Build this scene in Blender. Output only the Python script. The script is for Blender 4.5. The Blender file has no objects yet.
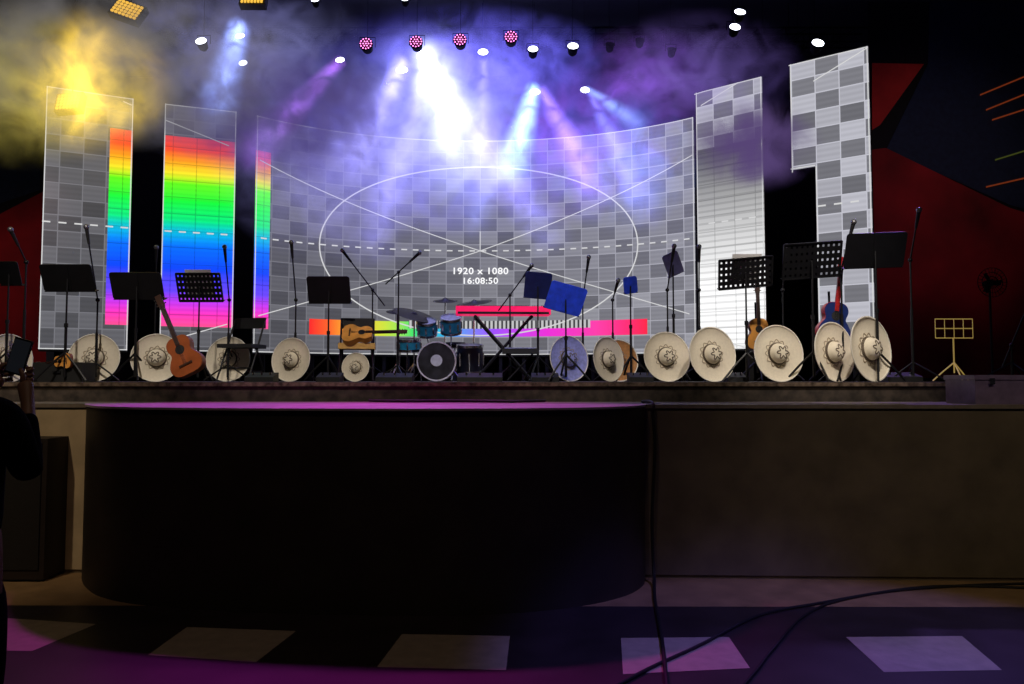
import bpy, bmesh, math, random
from mathutils import Vector, Matrix
random.seed(3)
sc=bpy.context.scene
try: sc.view_settings.view_transform='Standard'
except Exception: pass
F=750.; H=1.6; HY=380.; S=1.58
TH=math.atan((HY-342)/F)
cT,sT=math.cos(TH),math.sin(TH)
def ray(x,y):
    a=(x-512)/F; b=(342-y)/F
    return a, cT-b*sT, sT+b*cT
def P(x,y,d):
    dx,dy,dz=ray(x,y); t=d/dy
    return Vector((dx*t,d,H+dz*t))
def G(x,y,z=0.):
    dx,dy,dz=ray(x,y); t=(z-H)/dz
    return Vector((dx*t,dy*t,z))
def PX(px,d): return (px-512)/F*d      # metres across at depth d, near eye level
# camera -------------------------------------------------------------
cd=bpy.data.cameras.new("camera"); cam=bpy.data.objects.new("camera",cd)
sc.collection.objects.link(cam); sc.camera=cam
cam.location=(0,0,H); cam.rotation_euler=(math.pi/2+TH,0,0)
cd.sensor_width=36; cd.lens=F/1024*36; cd.clip_end=200
# materials ----------------------------------------------------------
def mat(name,col,rough=.6,metal=0.,emit=None,es=0.,var=.18,scale=14.,bump=0.,spec=None):
    m=bpy.data.materials.new(name); m.use_nodes=True
    nt=m.node_tree; b=nt.nodes["Principled BSDF"]
    b.inputs["Roughness"].default_value=rough; b.inputs["Metallic"].default_value=metal
    if spec is not None: b.inputs["Specular IOR Level"].default_value=spec
    tc=nt.nodes.new("ShaderNodeTexCoord"); n=nt.nodes.new("ShaderNodeTexNoise")
    n.inputs["Scale"].default_value=scale; n.inputs["Detail"].default_value=4
    nt.links.new(tc.outputs["Object"],n.inputs["Vector"])
    r=nt.nodes.new("ShaderNodeValToRGB")
    r.color_ramp.elements[0].position=.3; r.color_ramp.elements[1].position=.7
    r.color_ramp.elements[0].color=tuple(c*(1-var) for c in col)+(1,)
    r.color_ramp.elements[1].color=tuple(min(1,c*(1+var)) for c in col)+(1,)
    nt.links.new(n.outputs["Fac"],r.inputs[0]); nt.links.new(r.outputs[0],b.inputs["Base Color"])
    if emit:
        b.inputs["Emission Color"].default_value=tuple(emit)+(1,); b.inputs["Emission Strength"].default_value=es
    if bump:
        bp=nt.nodes.new("ShaderNodeBump"); bp.inputs["Strength"].default_value=bump
        nt.links.new(n.outputs["Fac"],bp.inputs["Height"]); nt.links.new(bp.outputs[0],b.inputs["Normal"])
    return m
def emis(name,col,s):
    return mat(name,(0.02,0.02,0.02),.5,0,col,s)
BLACK=mat("black_metal",(.008,.008,.010),.45,.2)
BLACKP=mat("black_plastic",(.010,.010,.011),.6)
CHROME=mat("chrome",(.6,.6,.62),.2,1.)
STRAW=mat("cream_felt",(.88,.80,.64),.8,var=.05,scale=40,bump=.05)
STRAWD=mat("dark_embroidery",(.13,.10,.07),.8,scale=60,var=.5)
STRAWG=mat("brown_embroidery",(.42,.34,.24),.6,.0,scale=70,var=.3)
RIMW=mat("pale_braid",(.95,.90,.78),.6,scale=50,var=.04)
WOOD=mat("orange_spruce",(.85,.38,.08),.3,scale=9)
REDWOOD=mat("red_brown_spruce",(.40,.10,.03),.3,scale=9)
WOODD=mat("rosewood",(.06,.025,.015),.4)
SIDE=mat("mahogany",(.28,.08,.03),.35)
WHITE=mat("white_paper",(.8,.8,.8),.6,var=.05)
RED=mat("glowing_red_lacquer",(.85,.015,.08),.3,0,(1,.01,.13),.75)  # emission brightens the keyboard body, imitating coloured light on it
GRED=mat("red_guitar_lacquer",(.55,.02,.02),.3)
BLUE=mat("blue_lacquer",(.012,.03,.16),.3)
# mesh builder -------------------------------------------------------
class MB:
    def __init__(s): s.bm=bmesh.new(); s.mi=0
    def add(s,vs,fs,M=None):
        vv=[s.bm.verts.new((M@Vector(v)) if M else Vector(v)) for v in vs]
        for f in fs:
            try:
                q=s.bm.faces.new([vv[i] for i in f]); q.material_index=s.mi
            except ValueError: pass
        return s
    def box(s,c,z,M=None):
        cx,cy,cz=c; a,b,d=z[0]/2,z[1]/2,z[2]/2
        vs=[(cx+i*a,cy+j*b,cz+k*d) for i in(-1,1) for j in(-1,1) for k in(-1,1)]
        return s.add(vs,[(0,1,3,2),(4,6,7,5),(0,4,5,1),(2,3,7,6),(0,2,6,4),(1,5,7,3)],M)
    def cyl(s,p0,p1,r0,r1=None,seg=10,M=None):
        if r1 is None: r1=r0
        p0=Vector(p0);p1=Vector(p1); z=(p1-p0).normalized()
        x=z.orthogonal().normalized(); y=z.cross(x)
        vs=[]
        for p,r in((p0,r0),(p1,r1)):
            for i in range(seg):
                a=2*math.pi*i/seg; vs.append(p+x*math.cos(a)*r+y*math.sin(a)*r)
        fs=[(i,(i+1)%seg,seg+(i+1)%seg,seg+i) for i in range(seg)]
        fs+= [tuple(range(seg))[::-1],tuple(range(seg,2*seg))]
        return s.add(vs,fs,M)
    def tube(s,pts,r,seg=8,M=None,cyc=False):
        pts=[Vector(p) for p in pts]; n=len(pts); vs=[];x=None
        for k,p in enumerate(pts):
            t=((pts[(k+1)%n]-pts[k-1]) if cyc else (pts[min(k+1,n-1)]-pts[max(k-1,0)])).normalized()
            if x is None: x=t.orthogonal().normalized()
            else:
                x=x-t*x.dot(t); x=x.normalized() if x.length>1e-5 else t.orthogonal().normalized()
            y=t.cross(x)
            for i in range(seg):
                a=2*math.pi*i/seg; vs.append(p+x*math.cos(a)*r+y*math.sin(a)*r)
        fs=[]
        for k in range(n if cyc else n-1):
            k2=(k+1)%n
            for i in range(seg):
                j=(i+1)%seg; fs.append((k*seg+i,k*seg+j,k2*seg+j,k2*seg+i))
        if not cyc: fs+=[tuple(range(seg))[::-1],tuple(range((n-1)*seg,n*seg))]
        return s.add(vs,fs,M)
    def lathe(s,prof,seg=32,M=None,closed=False):
        n=len(prof); vs=[(r*math.cos(2*math.pi*i/seg),r*math.sin(2*math.pi*i/seg),z) for r,z in prof for i in range(seg)]
        fs=[]
        for k in range(n if closed else n-1):
            k2=(k+1)%n
            for i in range(seg):
                j=(i+1)%seg; fs.append((k*seg+i,k*seg+j,k2*seg+j,k2*seg+i))
        if not closed: fs+=[tuple(range(seg))[::-1],tuple(range((n-1)*seg,n*seg))]
        return s.add(vs,fs,M)
    def ext(s,out,z0,z1,M=None):
        n=len(out); vs=[(x,y,z0) for x,y in out]+[(x,y,z1) for x,y in out]
        fs=[tuple(range(n))[::-1],tuple(range(n,2*n))]+[(i,(i+1)%n,n+(i+1)%n,n+i) for i in range(n)]
        return s.add(vs,fs,M)
    def sph(s,c,r,sc_=(1,1,1),M=None,seg=14):
        prof=[(max(1e-4,math.sin(math.pi*k/8)),-math.cos(math.pi*k/8)) for k in range(9)]
        T=Matrix.Translation(c)@Matrix.Diagonal((r*sc_[0],r*sc_[1],r*sc_[2],1))
        return s.lathe(prof,seg,(M@T) if M else T)
    def poly(s,pts):
        return s.add(pts,[tuple(range(len(pts)))])
    def obj(s,name,mats,parent=None,label=None,smooth=True,recalc=True,**kw):
        if recalc: bmesh.ops.recalc_face_normals(s.bm,faces=s.bm.faces)
        me=bpy.data.meshes.new(name); s.bm.to_mesh(me); s.bm.free()
        for m in (mats if isinstance(mats,(list,tuple)) else [mats]): me.materials.append(m)
        if smooth:
            for p in me.polygons: p.use_smooth=True
            try: me.set_sharp_from_angle(angle=math.radians(35))
            except Exception: pass
        o=bpy.data.objects.new(name,me); sc.collection.objects.link(o)
        if parent: o.parent=parent
        if label: o["label"]=label
        for k,v in kw.items(): o[k]=v
        return o
def thing(name,label,cat,loc=(0,0,0),rz=0.,group=None):
    e=bpy.data.objects.new(name,None); e.empty_display_size=.1
    e.location=loc; e.rotation_euler=(0,0,rz); sc.collection.objects.link(e)
    e["label"]=label; e["category"]=cat
    if group: e["group"]=group
    return e
RX=lambda a:Matrix.Rotation(math.radians(a),4,'X')
RY=lambda a:Matrix.Rotation(math.radians(a),4,'Y')
RZ=lambda a:Matrix.Rotation(math.radians(a),4,'Z')
T=lambda x,y,z:Matrix.Translation((x,y,z))

# ================= ROOM =============================================
FLD=mat("dark_violet_floor",(.032,.024,.028),.45,scale=3,var=.3)
FLB=mat("brown_floor_border",(.32,.20,.10),.6,scale=5,var=.2)
FLT=mat("tan_floor_tile",(.46,.38,.31),.5,scale=12,var=.12)
WALLK=mat("black_wall",(.010,.010,.013),.9)
m=MB()
m.poly([(-9,-3,0),(9,-3,0),(9,5.35,0),(-9,5.45,0)]); m.mi=1
m.poly([(-9,5.45,0),(9,5.35,0),(9,15.5,0),(-9,15.5,0)]); m.mi=2
for q in ([(-10,617),(96,624),(32,651),(-60,650)],[(187,627),(296,631),(256,662),(148,655)],[(402,634),(510,636),(506,670),(377,667)],
          [(621,638),(729,637),(750,668),(623,674)],[(846,637),(962,636),(1002,670),(884,672)],[(1075,632),(1180,628),(1260,660),(1130,668)]):
    m.poly([G(x,y,.002) for x,y in q])
m.obj("floor",[FLD,FLB,FLT],None,smooth=False,recalc=False,kind="structure")
m=MB(); m.box((0,6,8.05),(19,20,.1)); m.obj("ceiling",WALLK,None,smooth=False,kind="structure")
m=MB(); m.box((0,15.6,4),(19,.1,8.2)); m.obj("wall_back",WALLK,None,smooth=False,kind="structure")
NAVY=mat("navy_panel",(.020,.034,.08),.8); REDW=mat("red_panel",(.42,.012,.018),.8,var=.6,scale=.8); REDU=mat("red_wedge",(.95,.04,.03),.8,var=.3,scale=2)
SO=emis("orange_neon",(1,.16,.04),.12); SG=emis("yellow_green_neon",(.5,.6,.1),.07)
m=MB(); D=12.4
def wp(pts,off=0,mi=0):
    m.mi=mi; m.poly([P(x,y,D-off) for x,y in pts])
wp([(868,-60),(1120,-60),(1120,378),(868,378)],0,0)
wp([(930,-20),(1120,-20),(1120,236),(1010,205),(886,150),(928,64)],.02,1)
wp([(872,63),(924,64),(880,125),(872,130)],.03,5)
wp([(868,150),(886,148),(1010,208),(1120,240),(1120,378),(868,378)],.03,2)
for (a,b,c,d,k) in ((980,95,1060,62,3),(986,110,1060,80,3),(992,120,1060,98,3),(995,160,1060,140,4),(986,187,1060,170,3)):
    wp([(a,b-.8),(c,d-.8),(c,d+.8),(a,b+.8)],.05,k)
m.obj("wall_right",[WALLK,NAVY,REDW,SO,SG,REDU],None,smooth=False,recalc=False,kind="structure")
m=MB()
wp([(-110,-60),(44,-60),(44,378),(-110,378)],0,0)
wp([(-110,60),(40,110),(40,190),(-110,240)],.02,1)
wp([(-110,270),(0,214),(46,190),(46,378),(-110,378)],.03,2)
m.obj("wall_left",[WALLK,NAVY,REDW],None,smooth=False,recalc=False,kind="structure")

# ================= STAGE ============================================
BEI=mat("beige_paint",(.55,.43,.28),.7,scale=4); BRN=mat("brown_board",(.155,.125,.085),.6,scale=4,var=.2)
APR=mat("dark_apron_board",(.036,.029,.023),.55,scale=3,var=.25)
TOPM=mat("grey_apron_top",(.5,.4,.5),.5,scale=6); RIS=mat("dark_riser",(.045,.033,.026),.7,scale=12,var=.7)
st=thing("lower_stage","low wide stage step clad in brown and beige boards","stage",(0,6.2,0))
ZA=1.40
def yb(x): return 6.2-0.035*(x+0)   # front line of base
m=MB()
fp=[(-8.5,yb(-8.5)),(8.5,yb(8.5)),(8.5,7.0),(-8.5,7.0)]
m.ext([(x,y-6.2) for x,y in fp],0,ZA-.03); m.obj("body",BRN,st,smooth=False)
m=MB(); m.ext([(-8.5,yb(-8.5)-6.2-.03),(8.5,yb(8.5)-6.2-.03),(8.5,.73),(-8.5,.73)],ZA-.03,ZA); m.obj("top_board",mat("brown_top",(.24,.20,.17),.5),st,smooth=False)
def panel(x0,x1,mt,z0=.03,z1=ZA-.05):
    m=MB(); m.ext([(x0,yb(x0)-6.2-.015),(x1,yb(x1)-6.2-.015),(x1,yb(x1)-6.2+.01),(x0,yb(x0)-6.2+.01)],z0,z1)
    m.obj("front_panel",mt,st,smooth=False)
panel(-8.5,-5.0,BEI); panel(-4.98,-2.6,BEI); panel(1.05,1.13,BRN); 
panel(1.15,7.2,BRN)
# curved apron
ctl=[(88,6.42),(88,6.1),(93,5.86),(108,5.62),(150,5.42),(250,5.26),(400,5.18),(500,5.22),(575,5.38),(620,5.62),(640,5.9),(644,6.2)]
pts=[((x-512)/F*d,d) for x,d in ctl]
def cat(pts,n=8):
    out=[]
    for i in range(len(pts)-1):
        p0=Vector(pts[max(i-1,0)]);p1=Vector(pts[i]);p2=Vector(pts[i+1]);p3=Vector(pts[min(i+2,len(pts)-1)])
        for k in range(n):
            t=k/n; out.append(.5*((2*p1)+(p2-p0)*t+(2*p0-5*p1+4*p2-p3)*t*t+(3*p1-p0-3*p2+p3)*t**3))
    out.append(Vector(pts[-1])); return out
cv=cat(pts)
ap=thing("stage_apron","curved dark-fronted stage apron with glowing purple top edge","stage",(-1,5.6,0))
lo=[(p.x+1,p.y-5.6) for p in cv]
m=MB(); m.ext(lo,0,ZA-.02); m.obj("body",APR,ap)
c=Vector((sum(p[0] for p in lo)/len(lo),.6))
m=MB(); m.ext([(c.x+(p[0]-c.x)*1.006,c.y+(p[1]-c.y)*1.03) for p in lo],ZA-.012,ZA+.004); m.obj("rim",TOPM,ap,label="pale rounded top edge")
# stage platform
pf=thing("stage_platform","raised black stage platform with scuffed dark front","stage",(0,6.95,0))
m=MB(); m.box((0,4.27,S/2),(17,8.44,S)); m.obj("body",RIS,pf,smooth=False)
m=MB()
m.box((0,.04,S-.02),(17,.03,.035)); m.obj("edge_strip",mat("worn_metal_edge",(.22,.16,.12),.4,.5,scale=20,var=.7),pf,smooth=False)

# ================= LED SCREENS ======================================
ZT=5.86; ZE=4.42
def nodeled(name,kind):
    m=bpy.data.materials.new(name); m.use_nodes=True; nt=m.node_tree; N=nt.nodes; L=nt.links
    b=N["Principled BSDF"]; b.inputs["Base Color"].default_value=(.02,.02,.02,1); b.inputs["Roughness"].default_value=.5
    uv=N.new("ShaderNodeUVMap"); sp=N.new("ShaderNodeSeparateXYZ"); L.new(uv.outputs[0],sp.inputs[0])
    def M(op,a,b_=None,c_=None):
        n=N.new("ShaderNodeMath"); n.operation=op
        for i,v in enumerate((a,b_,c_)):
            if v is None: continue
            if isinstance(v,(int,float)): n.inputs[i].default_value=v
            else: L.new(v,n.inputs[i])
        return n.outputs[0]
    u=M('DIVIDE',sp.outputs[0],.30 if kind!="rainbow" else .34); v=M('DIVIDE',sp.outputs[1],.235 if kind!="rainbow" else .26)
    fu=M('FLOOR',u); fv=M('FLOOR',v)
    ru=M('FRACT',u); rv=M('FRACT',v)
    e1=M('LESS_THAN',M('ABSOLUTE',M('SUBTRACT',ru,.5)),.478); e2=M('LESS_THAN',M('ABSOLUTE',M('SUBTRACT',rv,.5)),.468)
    inside=M('MULTIPLY',e1,e2)
    fine=M('ADD',.94,M('MULTIPLY',.06,M('SINE',M('MULTIPLY',sp.outputs[1],84.))))
    out=None
    if kind in("check","checkbright"):
        ch=M('ABSOLUTE',M('MODULO',M('ADD',fu,fv),2.))
        wn=N.new("ShaderNodeTexWhiteNoise"); cb=N.new("ShaderNodeCombineXYZ"); L.new(fu,cb.inputs[0]); L.new(fv,cb.inputs[1]); L.new(cb.outputs[0],wn.inputs[0])
        k=(.125,.075) if kind=="check" else (.125,.17)
        val=M('ADD',k[0],M('MULTIPLY',k[1],ch)); val=M('MULTIPLY',val,M('ADD',.82,M('MULTIPLY',.36,wn.outputs[0])))
        val=M('MULTIPLY',val,fine)
        val=M('ADD',M('MULTIPLY',val,inside),M('MULTIPLY',M('SUBTRACT',1.,inside),.28 if kind=="check" else .36))
        rr=M('MULTIPLY_ADD',sp.outputs[0],.13,1.05) ; rr=M('MAXIMUM',M('MINIMUM',rr,1.5),.65)
        val=M('MULTIPLY',val,rr)
        col=N.new("ShaderNodeCombineColor"); L.new(val,col.inputs[0]); L.new(M('MULTIPLY',val,1.0),col.inputs[1]); L.new(M('MULTIPLY',val,1.12),col.inputs[2])
        out=col.outputs[0]
    elif kind=="rainbow":
        mr=M('DIVIDE',M('SUBTRACT',sp.outputs[1],2.42),2.95)
        rp=N.new("ShaderNodeValToRGB"); L.new(mr,rp.inputs[0]); cr=rp.color_ramp
        st_=[(0,(1,.08,.30)),(.06,(1,.04,.50)),(.12,(.6,.04,.85)),(.18,(.15,.06,1)),(.30,(.004,.06,1)),(.42,(0,.16,1)),(.50,(0,.50,.7)),(.56,(0,.80,.2)),(.66,(.005,.92,.04)),(.75,(.12,.95,.01)),(.81,(.95,.76,.02)),(.87,(1,.34,.01)),(.93,(1,.06,.01)),(1,(1,.03,.03))]
        cr.elements[0].position=0; cr.elements[0].color=st_[0][1]+(1,); cr.elements[1].position=1; cr.elements[1].color=st_[-1][1]+(1,)
        for p,c in st_[1:-1]:
            e=cr.elements.new(p); e.color=c+(1,)
        mx=N.new("ShaderNodeVectorMath"); mx.operation='SCALE'; L.new(rp.outputs[0],mx.inputs[0])
        L.new(M('MULTIPLY',M('MULTIPLY_ADD',inside,.35,.72),M('MULTIPLY',fine,1.05)),mx.inputs[3]); out=mx.outputs[0]
    elif kind=="white":
        st2=M('FRACT',M('DIVIDE',sp.outputs[1],.09)); g=M('DIVIDE',M('SUBTRACT',4.9,sp.outputs[1]),1.9); g=M('MINIMUM',M('MAXIMUM',g,.0),1.)
        val=M('MULTIPLY',M('ADD',.12,M('MULTIPLY',.92,M('POWER',g,1.2))),M('ADD',.80,M('MULTIPLY',.22,M('GREATER_THAN',st2,.35))))
        val=M('MULTIPLY',val,M('MULTIPLY_ADD',inside,.3,.7))
        col=N.new("ShaderNodeCombineColor"); [L.new(val,col.inputs[i]) for i in range(3)]; out=col.outputs[0]
    elif kind=="stripes":
        s_=M('GREATER_THAN',M('FRACT',M('DIVIDE',sp.outputs[0],.075)),.45); val=M('ADD',.05,M('MULTIPLY',.5,s_))
        col=N.new("ShaderNodeCombineColor"); [L.new(val,col.inputs[i]) for i in range(3)]; out=col.outputs[0]
    elif kind=="hue":
        rp=N.new("ShaderNodeValToRGB"); L.new(M('DIVIDE',M('ADD',sp.outputs[0],2.95),5.9),rp.inputs[0]); cr=rp.color_ramp
        st_=[(0,(1,.02,.02)),(.06,(1,.14,.02)),(.14,(1,.6,.03)),(.22,(.6,.8,.05)),(.30,(.05,.8,.15)),(.40,(.02,.4,.9)),(.54,(.35,.08,1)),(.70,(.85,.03,.7)),(.85,(1,.05,.4)),(.93,(1,.03,.2)),(1,(1,.02,.06))]
        cr.elements[0].position=0; cr.elements[0].color=st_[0][1]+(1,); cr.elements[1].position=1; cr.elements[1].color=st_[-1][1]+(1,)
        for p,c in st_[1:-1]:
            e=cr.elements.new(p); e.color=c+(1,)
        out=rp.outputs[0]
    L.new(out,b.inputs["Emission Color"]); b.inputs["Emission Strength"].default_value=1.
    return m
LM=[nodeled("led_checker","check"),nodeled("led_checker_bright","checkbright"),nodeled("led_rainbow","rainbow"),nodeled("led_white","white"),
    emis("led_line",(1,1,1),.66),nodeled("led_stripes","stripes"),nodeled("led_hue","hue")]
def dC(px): return 13.2-2.525e-5*(px-478)**2
segs={"A":[(38,10.7),(104,11.07),(127,11.2)],"B":[(159,11.4),(232,11.75)],"C":[(x,dC(x)) for x in range(252,698,6)]+[(697,dC(697))],
      "D":[(700,10.97),(767,10.36)],"E":[(796,9.97),(876,9.4)]}
path=[]
for k in "ABCDE": path+=[(k,)+p for p in segs[k]]
w=[Vector((PX(x,d),d)) for _,x,d in path]
U=[0]
for i in range(1,len(w)): U.append(U[-1]+(w[i]-w[i-1]).length)
ic=min(range(len(path)),key=lambda i:abs(path[i][1]-478)); u0=U[ic]; U=[u-u0 for u in U]
def S3(u,z,off=.0):
    i=0
    while i<len(U)-2 and u>U[i+1]: i+=1
    t=(u-U[i])/(U[i+1]-U[i]); p=w[i].lerp(w[i+1],t)
    tan=(w[i+1]-w[i]).normalized(); n=Vector((tan.y,-tan.x))
    return Vector((p.x+n.x*off,p.y+n.y*off,z))
ZB=S+.46
Uof=lambda k:(U[[i for i,p in enumerate(path) if p[0]==k][0]],U[[i for i,p in enumerate(path) if p[0]==k][-1]])
def screen(k,label,regions,lines):
    a,b=Uof(k); o=thing("led_screen",label,"screen",S3((a+b)/2,S),group="led wall screens")
    inv=Matrix.Translation(-o.location)
    me=bpy.data.meshes.new("display"); bm=bmesh.new(); uvl=bm.loops.layers.uv.new("UVMap")
    def rect(u1,u2,z1,z2,mi,off):
        n=max(1,int((u2-u1)/.12)) if k=="C" else 1
        for j in range(n):
            ua=u1+(u2-u1)*j/n; ub=u1+(u2-u1)*(j+1)/n
            co=[(ua,z1),(ub,z1),(ub,z2),(ua,z2)]
            f=bm.faces.new([bm.verts.new(inv@S3(x,z,off)) for x,z in co]); f.material_index=mi
            for l,c_ in zip(f.loops,co): l[uvl].uv=c_
    for r in regions: rect(*r)
    def seg(u1,z1,u2,z2,th=.0075):
        n=max(1,int(math.hypot(u2-u1,z2-z1)/.12)); d=Vector((u2-u1,z2-z1)).normalized(); q=Vector((-d.y,d.x))*th
        for j in range(n):
            ua=u1+(u2-u1)*j/n; ub=u1+(u2-u1)*(j+1)/n; za=z1+(z2-z1)*j/n; zb=z1+(z2-z1)*(j+1)/n
            if min(ua,ub)<a-.001 or max(ua,ub)>b+.001 or (za+zb)/2<ZB or (za+zb)/2>ZT: continue
            if k=="E" and (ua+ub)/2<a+.30 and (za+zb)/2<ZE: continue
            co=[(ua-q.x,za-q.y),(ub-q.x,zb-q.y),(ub+q.x,zb+q.y),(ua+q.x,za+q.y)]
            f=bm.faces.new([bm.verts.new(inv@S3(x,z,.035)) for x,z in co]); f.material_index=4
            for l,c_ in zip(f.loops,co): l[uvl].uv=c_
    for s in lines: seg(*s)
    bm.to_mesh(me); bm.free()
    for mm in LM: me.materials.append(mm)
    ob=bpy.data.objects.new("display",me); sc.collection.objects.link(ob); ob.parent=o
    m=MB(); n=max(1,int((b-a)/.4))
    for j in range(n):
        ua,ub=a+(b-a)*j/n,a+(b-a)*(j+1)/n
        if k=="E" and j==0: ua=a+.30
        p,q=S3(ua,0,-.08),S3(ub,0,-.08); p2,q2=S3(ua,0,-.005),S3(ub,0,-.005)
        m.ext([(v.x-o.location.x,v.y-o.location.y) for v in (p2,q2,q,p)],ZB-S-.03,ZT-S+.03)
        pm=S3((ua+ub)/2,0,-.06); x,y=pm.x-o.location.x,pm.y-o.location.y
        m.box((x,y,(ZB-S)/2),(.06,.05,ZB-S))
    if k=="E":
        p,q=S3(a,0,-.08),S3(a+.3,0,-.08); p2,q2=S3(a,0,-.005),S3(a+.3,0,-.005)
        m.ext([(v.x-o.location.x,v.y-o.location.y) for v in (p2,q2,q,p)],ZE-S,ZT-S+.03)
    m.obj("frame",BLACKP,o,smooth=False)
    return o
ZC=3.88  # centre line height
lines=[]
uL,uR=U[0],U[-1]
lines+=[(0,ZC,5.6,ZC+.36*5.6),(0,ZC,-5.8,ZC+.33*5.8),(0,ZC,-6,ZC-.33*6),(0,ZC,6,ZC-.33*6)]
n=96
for i in range(n):
    t0,t1=2*math.pi*i/n,2*math.pi*(i+1)/n
    lines.append((2.80*math.cos(t0),ZC+1.5*math.sin(t0),2.80*math.cos(t1),ZC+1.5*math.sin(t1),.011))
u=uL
while u<uR: lines.append((u,ZC,u+.1,ZC,.011)); u+=.2
lines.append((0,ZC,0,ZC+.35,.008))
for kk in "ABCDE":
    a,b=Uof(kk); e=.01; q=.007
    for s in ((a+e,ZB,a+e,ZT,q),(b-e,ZB,b-e,ZT,q),(a,ZT-e,b,ZT-e,q),(a,ZB+e,b,ZB+e,q)): lines.append(s)
a,b=Uof("E"); lines.append((a+.3,ZT-.3,b,ZT-.02)); lines.append((a+.315,ZB,a+.315,ZE,.007)); lines.append((a,ZE+.01,a+.3,ZE+.01,.007))
aA,bA=Uof("A"); kA=U[1]
screen("A","tall narrow led panel with grey checks and rainbow strip",[(aA,kA,ZB,ZT,0,.01),(kA,bA,ZB,ZT,0,.01),(kA,bA,2.42,5.37,2,.02)],lines)
a,b=Uof("B"); screen("B","tall led panel filled with vertical rainbow gradient",[(a,b,ZB,ZT,0,.01),(a,b,2.42,5.37,2,.02)],lines)
a,b=Uof("C"); C=screen("C","wide concave led wall showing grey test pattern",[(a,b,ZB,ZT,0,.01),(a,a+.25,2.42,5.3,2,.02),
   (-2.95,-1.25,2.36,2.62,6,.02),(-1.25,1.95,2.50,2.64,5,.02),(-1.25,1.95,2.36,2.50,6,.02),(1.95,2.95,2.36,2.62,6,.02)],lines)
a,b=Uof("D"); screen("D","tall narrow led panel with white gradient",[(a,b,5.0,ZT,1,.01),(a,b,ZB,5.0,3,.01)],lines)
a,b=Uof("E"); screen("E","stepped tall led panel with bold grey checks",[(a,a+.3,ZE,ZT,1,.01),(a+.3,b,ZB,ZT,1,.01)],lines)
for body,zz,size in (("1920 x 1080",3.46,.16),("16:08:50",3.29,.15)):
    cu=bpy.data.curves.new("lettering","FONT"); cu.body=body; cu.size=size; cu.align_x='CENTER'; cu.extrude=.002; cu.offset=.003; cu.space_character=1.1
    t=bpy.data.objects.new("tmp",cu); sc.collection.objects.link(t)
    bpy.context.view_layer.update()
    me=bpy.data.meshes.new_from_object(t.evaluated_get(bpy.context.evaluated_depsgraph_get()))
    bpy.data.objects.remove(t); me.materials.clear(); me.materials.append(emis("led_text",(1,1,1),1.))
    o=bpy.data.objects.new("lettering",me); sc.collection.objects.link(o); o.parent=C; o.scale=(1.12,1,1)
    o.location=Vector((PX(480,13.15),13.1,zz))-C.location; o.rotation_euler=(math.pi/2,0,0)

# ================= TRUSSES & LAMPS ==================================
TRM=mat("matte_black_truss",(.002,.002,.003),.9,spec=.1)
def truss(x0,x1,y,z,label):
    o=thing("lighting_truss",label,"truss",((x0+x1)/2,y,z),group="ceiling trusses"); L=(x1-x0)/2; m=MB(); s=.12
    for a in(-s,s):
        for b in (-s,s): m.cyl((-L,a,b),(L,a,b),.016,seg=8)
    n=int(2*L/.4)
    for i in range(n):
        xa=-L+i*.4; 
        for a in(-s,s): m.cyl((xa,a,-s),(xa+.4,a,s) ,.007,seg=6); m.cyl((xa,a,s),(xa,a,-s),.007,seg=6)
        m.cyl((xa,-s,-s),(xa+.4,s,-s),.007,seg=6)
    m.obj("lattice",TRM,o)
    for x in (-L*.8,0,L*.8):
        m=MB(); m.cyl((x,0,s),(x,0,8-z),.008,seg=6); m.obj("hanging_cable",TRM,o)
truss(-7.5,7.5,10.2,7.3,"black aluminium box truss hung under the ceiling")
truss(-7,6,12.45,7.4,"black aluminium box truss hung behind the haze")
truss(-6,7,8.0,6.5,"black aluminium box truss over the stage front")
WL=emis("white_lens",(.85,.88,1),5); PK=emis("pink_diode",(1,.2,.65),4.5); YL=emis("yellow_diode",(1,.55,.06),1.1); WB=emis("blue_white_lens",(.7,.75,1),25)
def lamp(px,py,d,r,lens=WL,tilt=35,yaw=0,name="spot_lamp",label="black stage spotlight with glowing white lens",kind="lens"):
    p=P(px,py,d); o=thing(name,label,"stage light",p,group="hanging stage lights")
    M=RZ(yaw)@RX(tilt*-1)   # lens looks along -Y tilted down
    A=M@RX(90)            # local +z -> -y
    m=MB(); m.lathe([(r*.45,-r*1.9),(r*.8,-r*1.5),(r*.98,-r*.4),(r*1.06,-.02),(r*1.06,.003),(r*1.03,.003),(r*1.0,-.01)],20,A); m.obj("housing",TRM,o)
    if kind=="lens":
        m=MB(); m.lathe([(r*.98,-.008),(r*.98,.004),(r*.5,.014),(.001,.018)],20,A); m.obj("lens",lens,o)
    else:
        pts=[(0,0)]+[(.42*r*math.cos(i*math.pi/3),.42*r*math.sin(i*math.pi/3)) for i in range(6)]+[(.85*r*math.cos(i*math.pi/6),.85*r*math.sin(i*math.pi/6)) for i in range(12)]
        for x,y in pts:
            m=MB(); m.sph((x,y,.012),r*.105,(1,1,.5),A,seg=8); m.obj("diode",lens,o)
    m=MB(); q=[(-r*1.2,0,0),(-r*1.2,0,r*1.6),(r*1.2,0,r*1.6),(r*1.2,0,0)]
    m.tube([Vector(v)+Vector((0,r*1.2,0)) for v in q],.005,6,RZ(yaw)); zt=7.95-p.z
    m.cyl((0,r*1.2,r*1.6),(0,r*1.2,zt),.0025,seg=6); m.obj("yoke",TRM,o)
    return o
for px,py,d,r in ((201,41,10,.075),(340,60,12,.075),(483,52,12,.085),(533,49,10.2,.07),(573,46,10.2,.075),(585,90,12.2,.075),(243,63,12,.07),(740,12,8,.06),(735,27,8.2,.06),(818,43,8,.065),(535,92,12.2,.09)):
    lamp(px,py,d,r,tilt=random.uniform(28,36))
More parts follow.
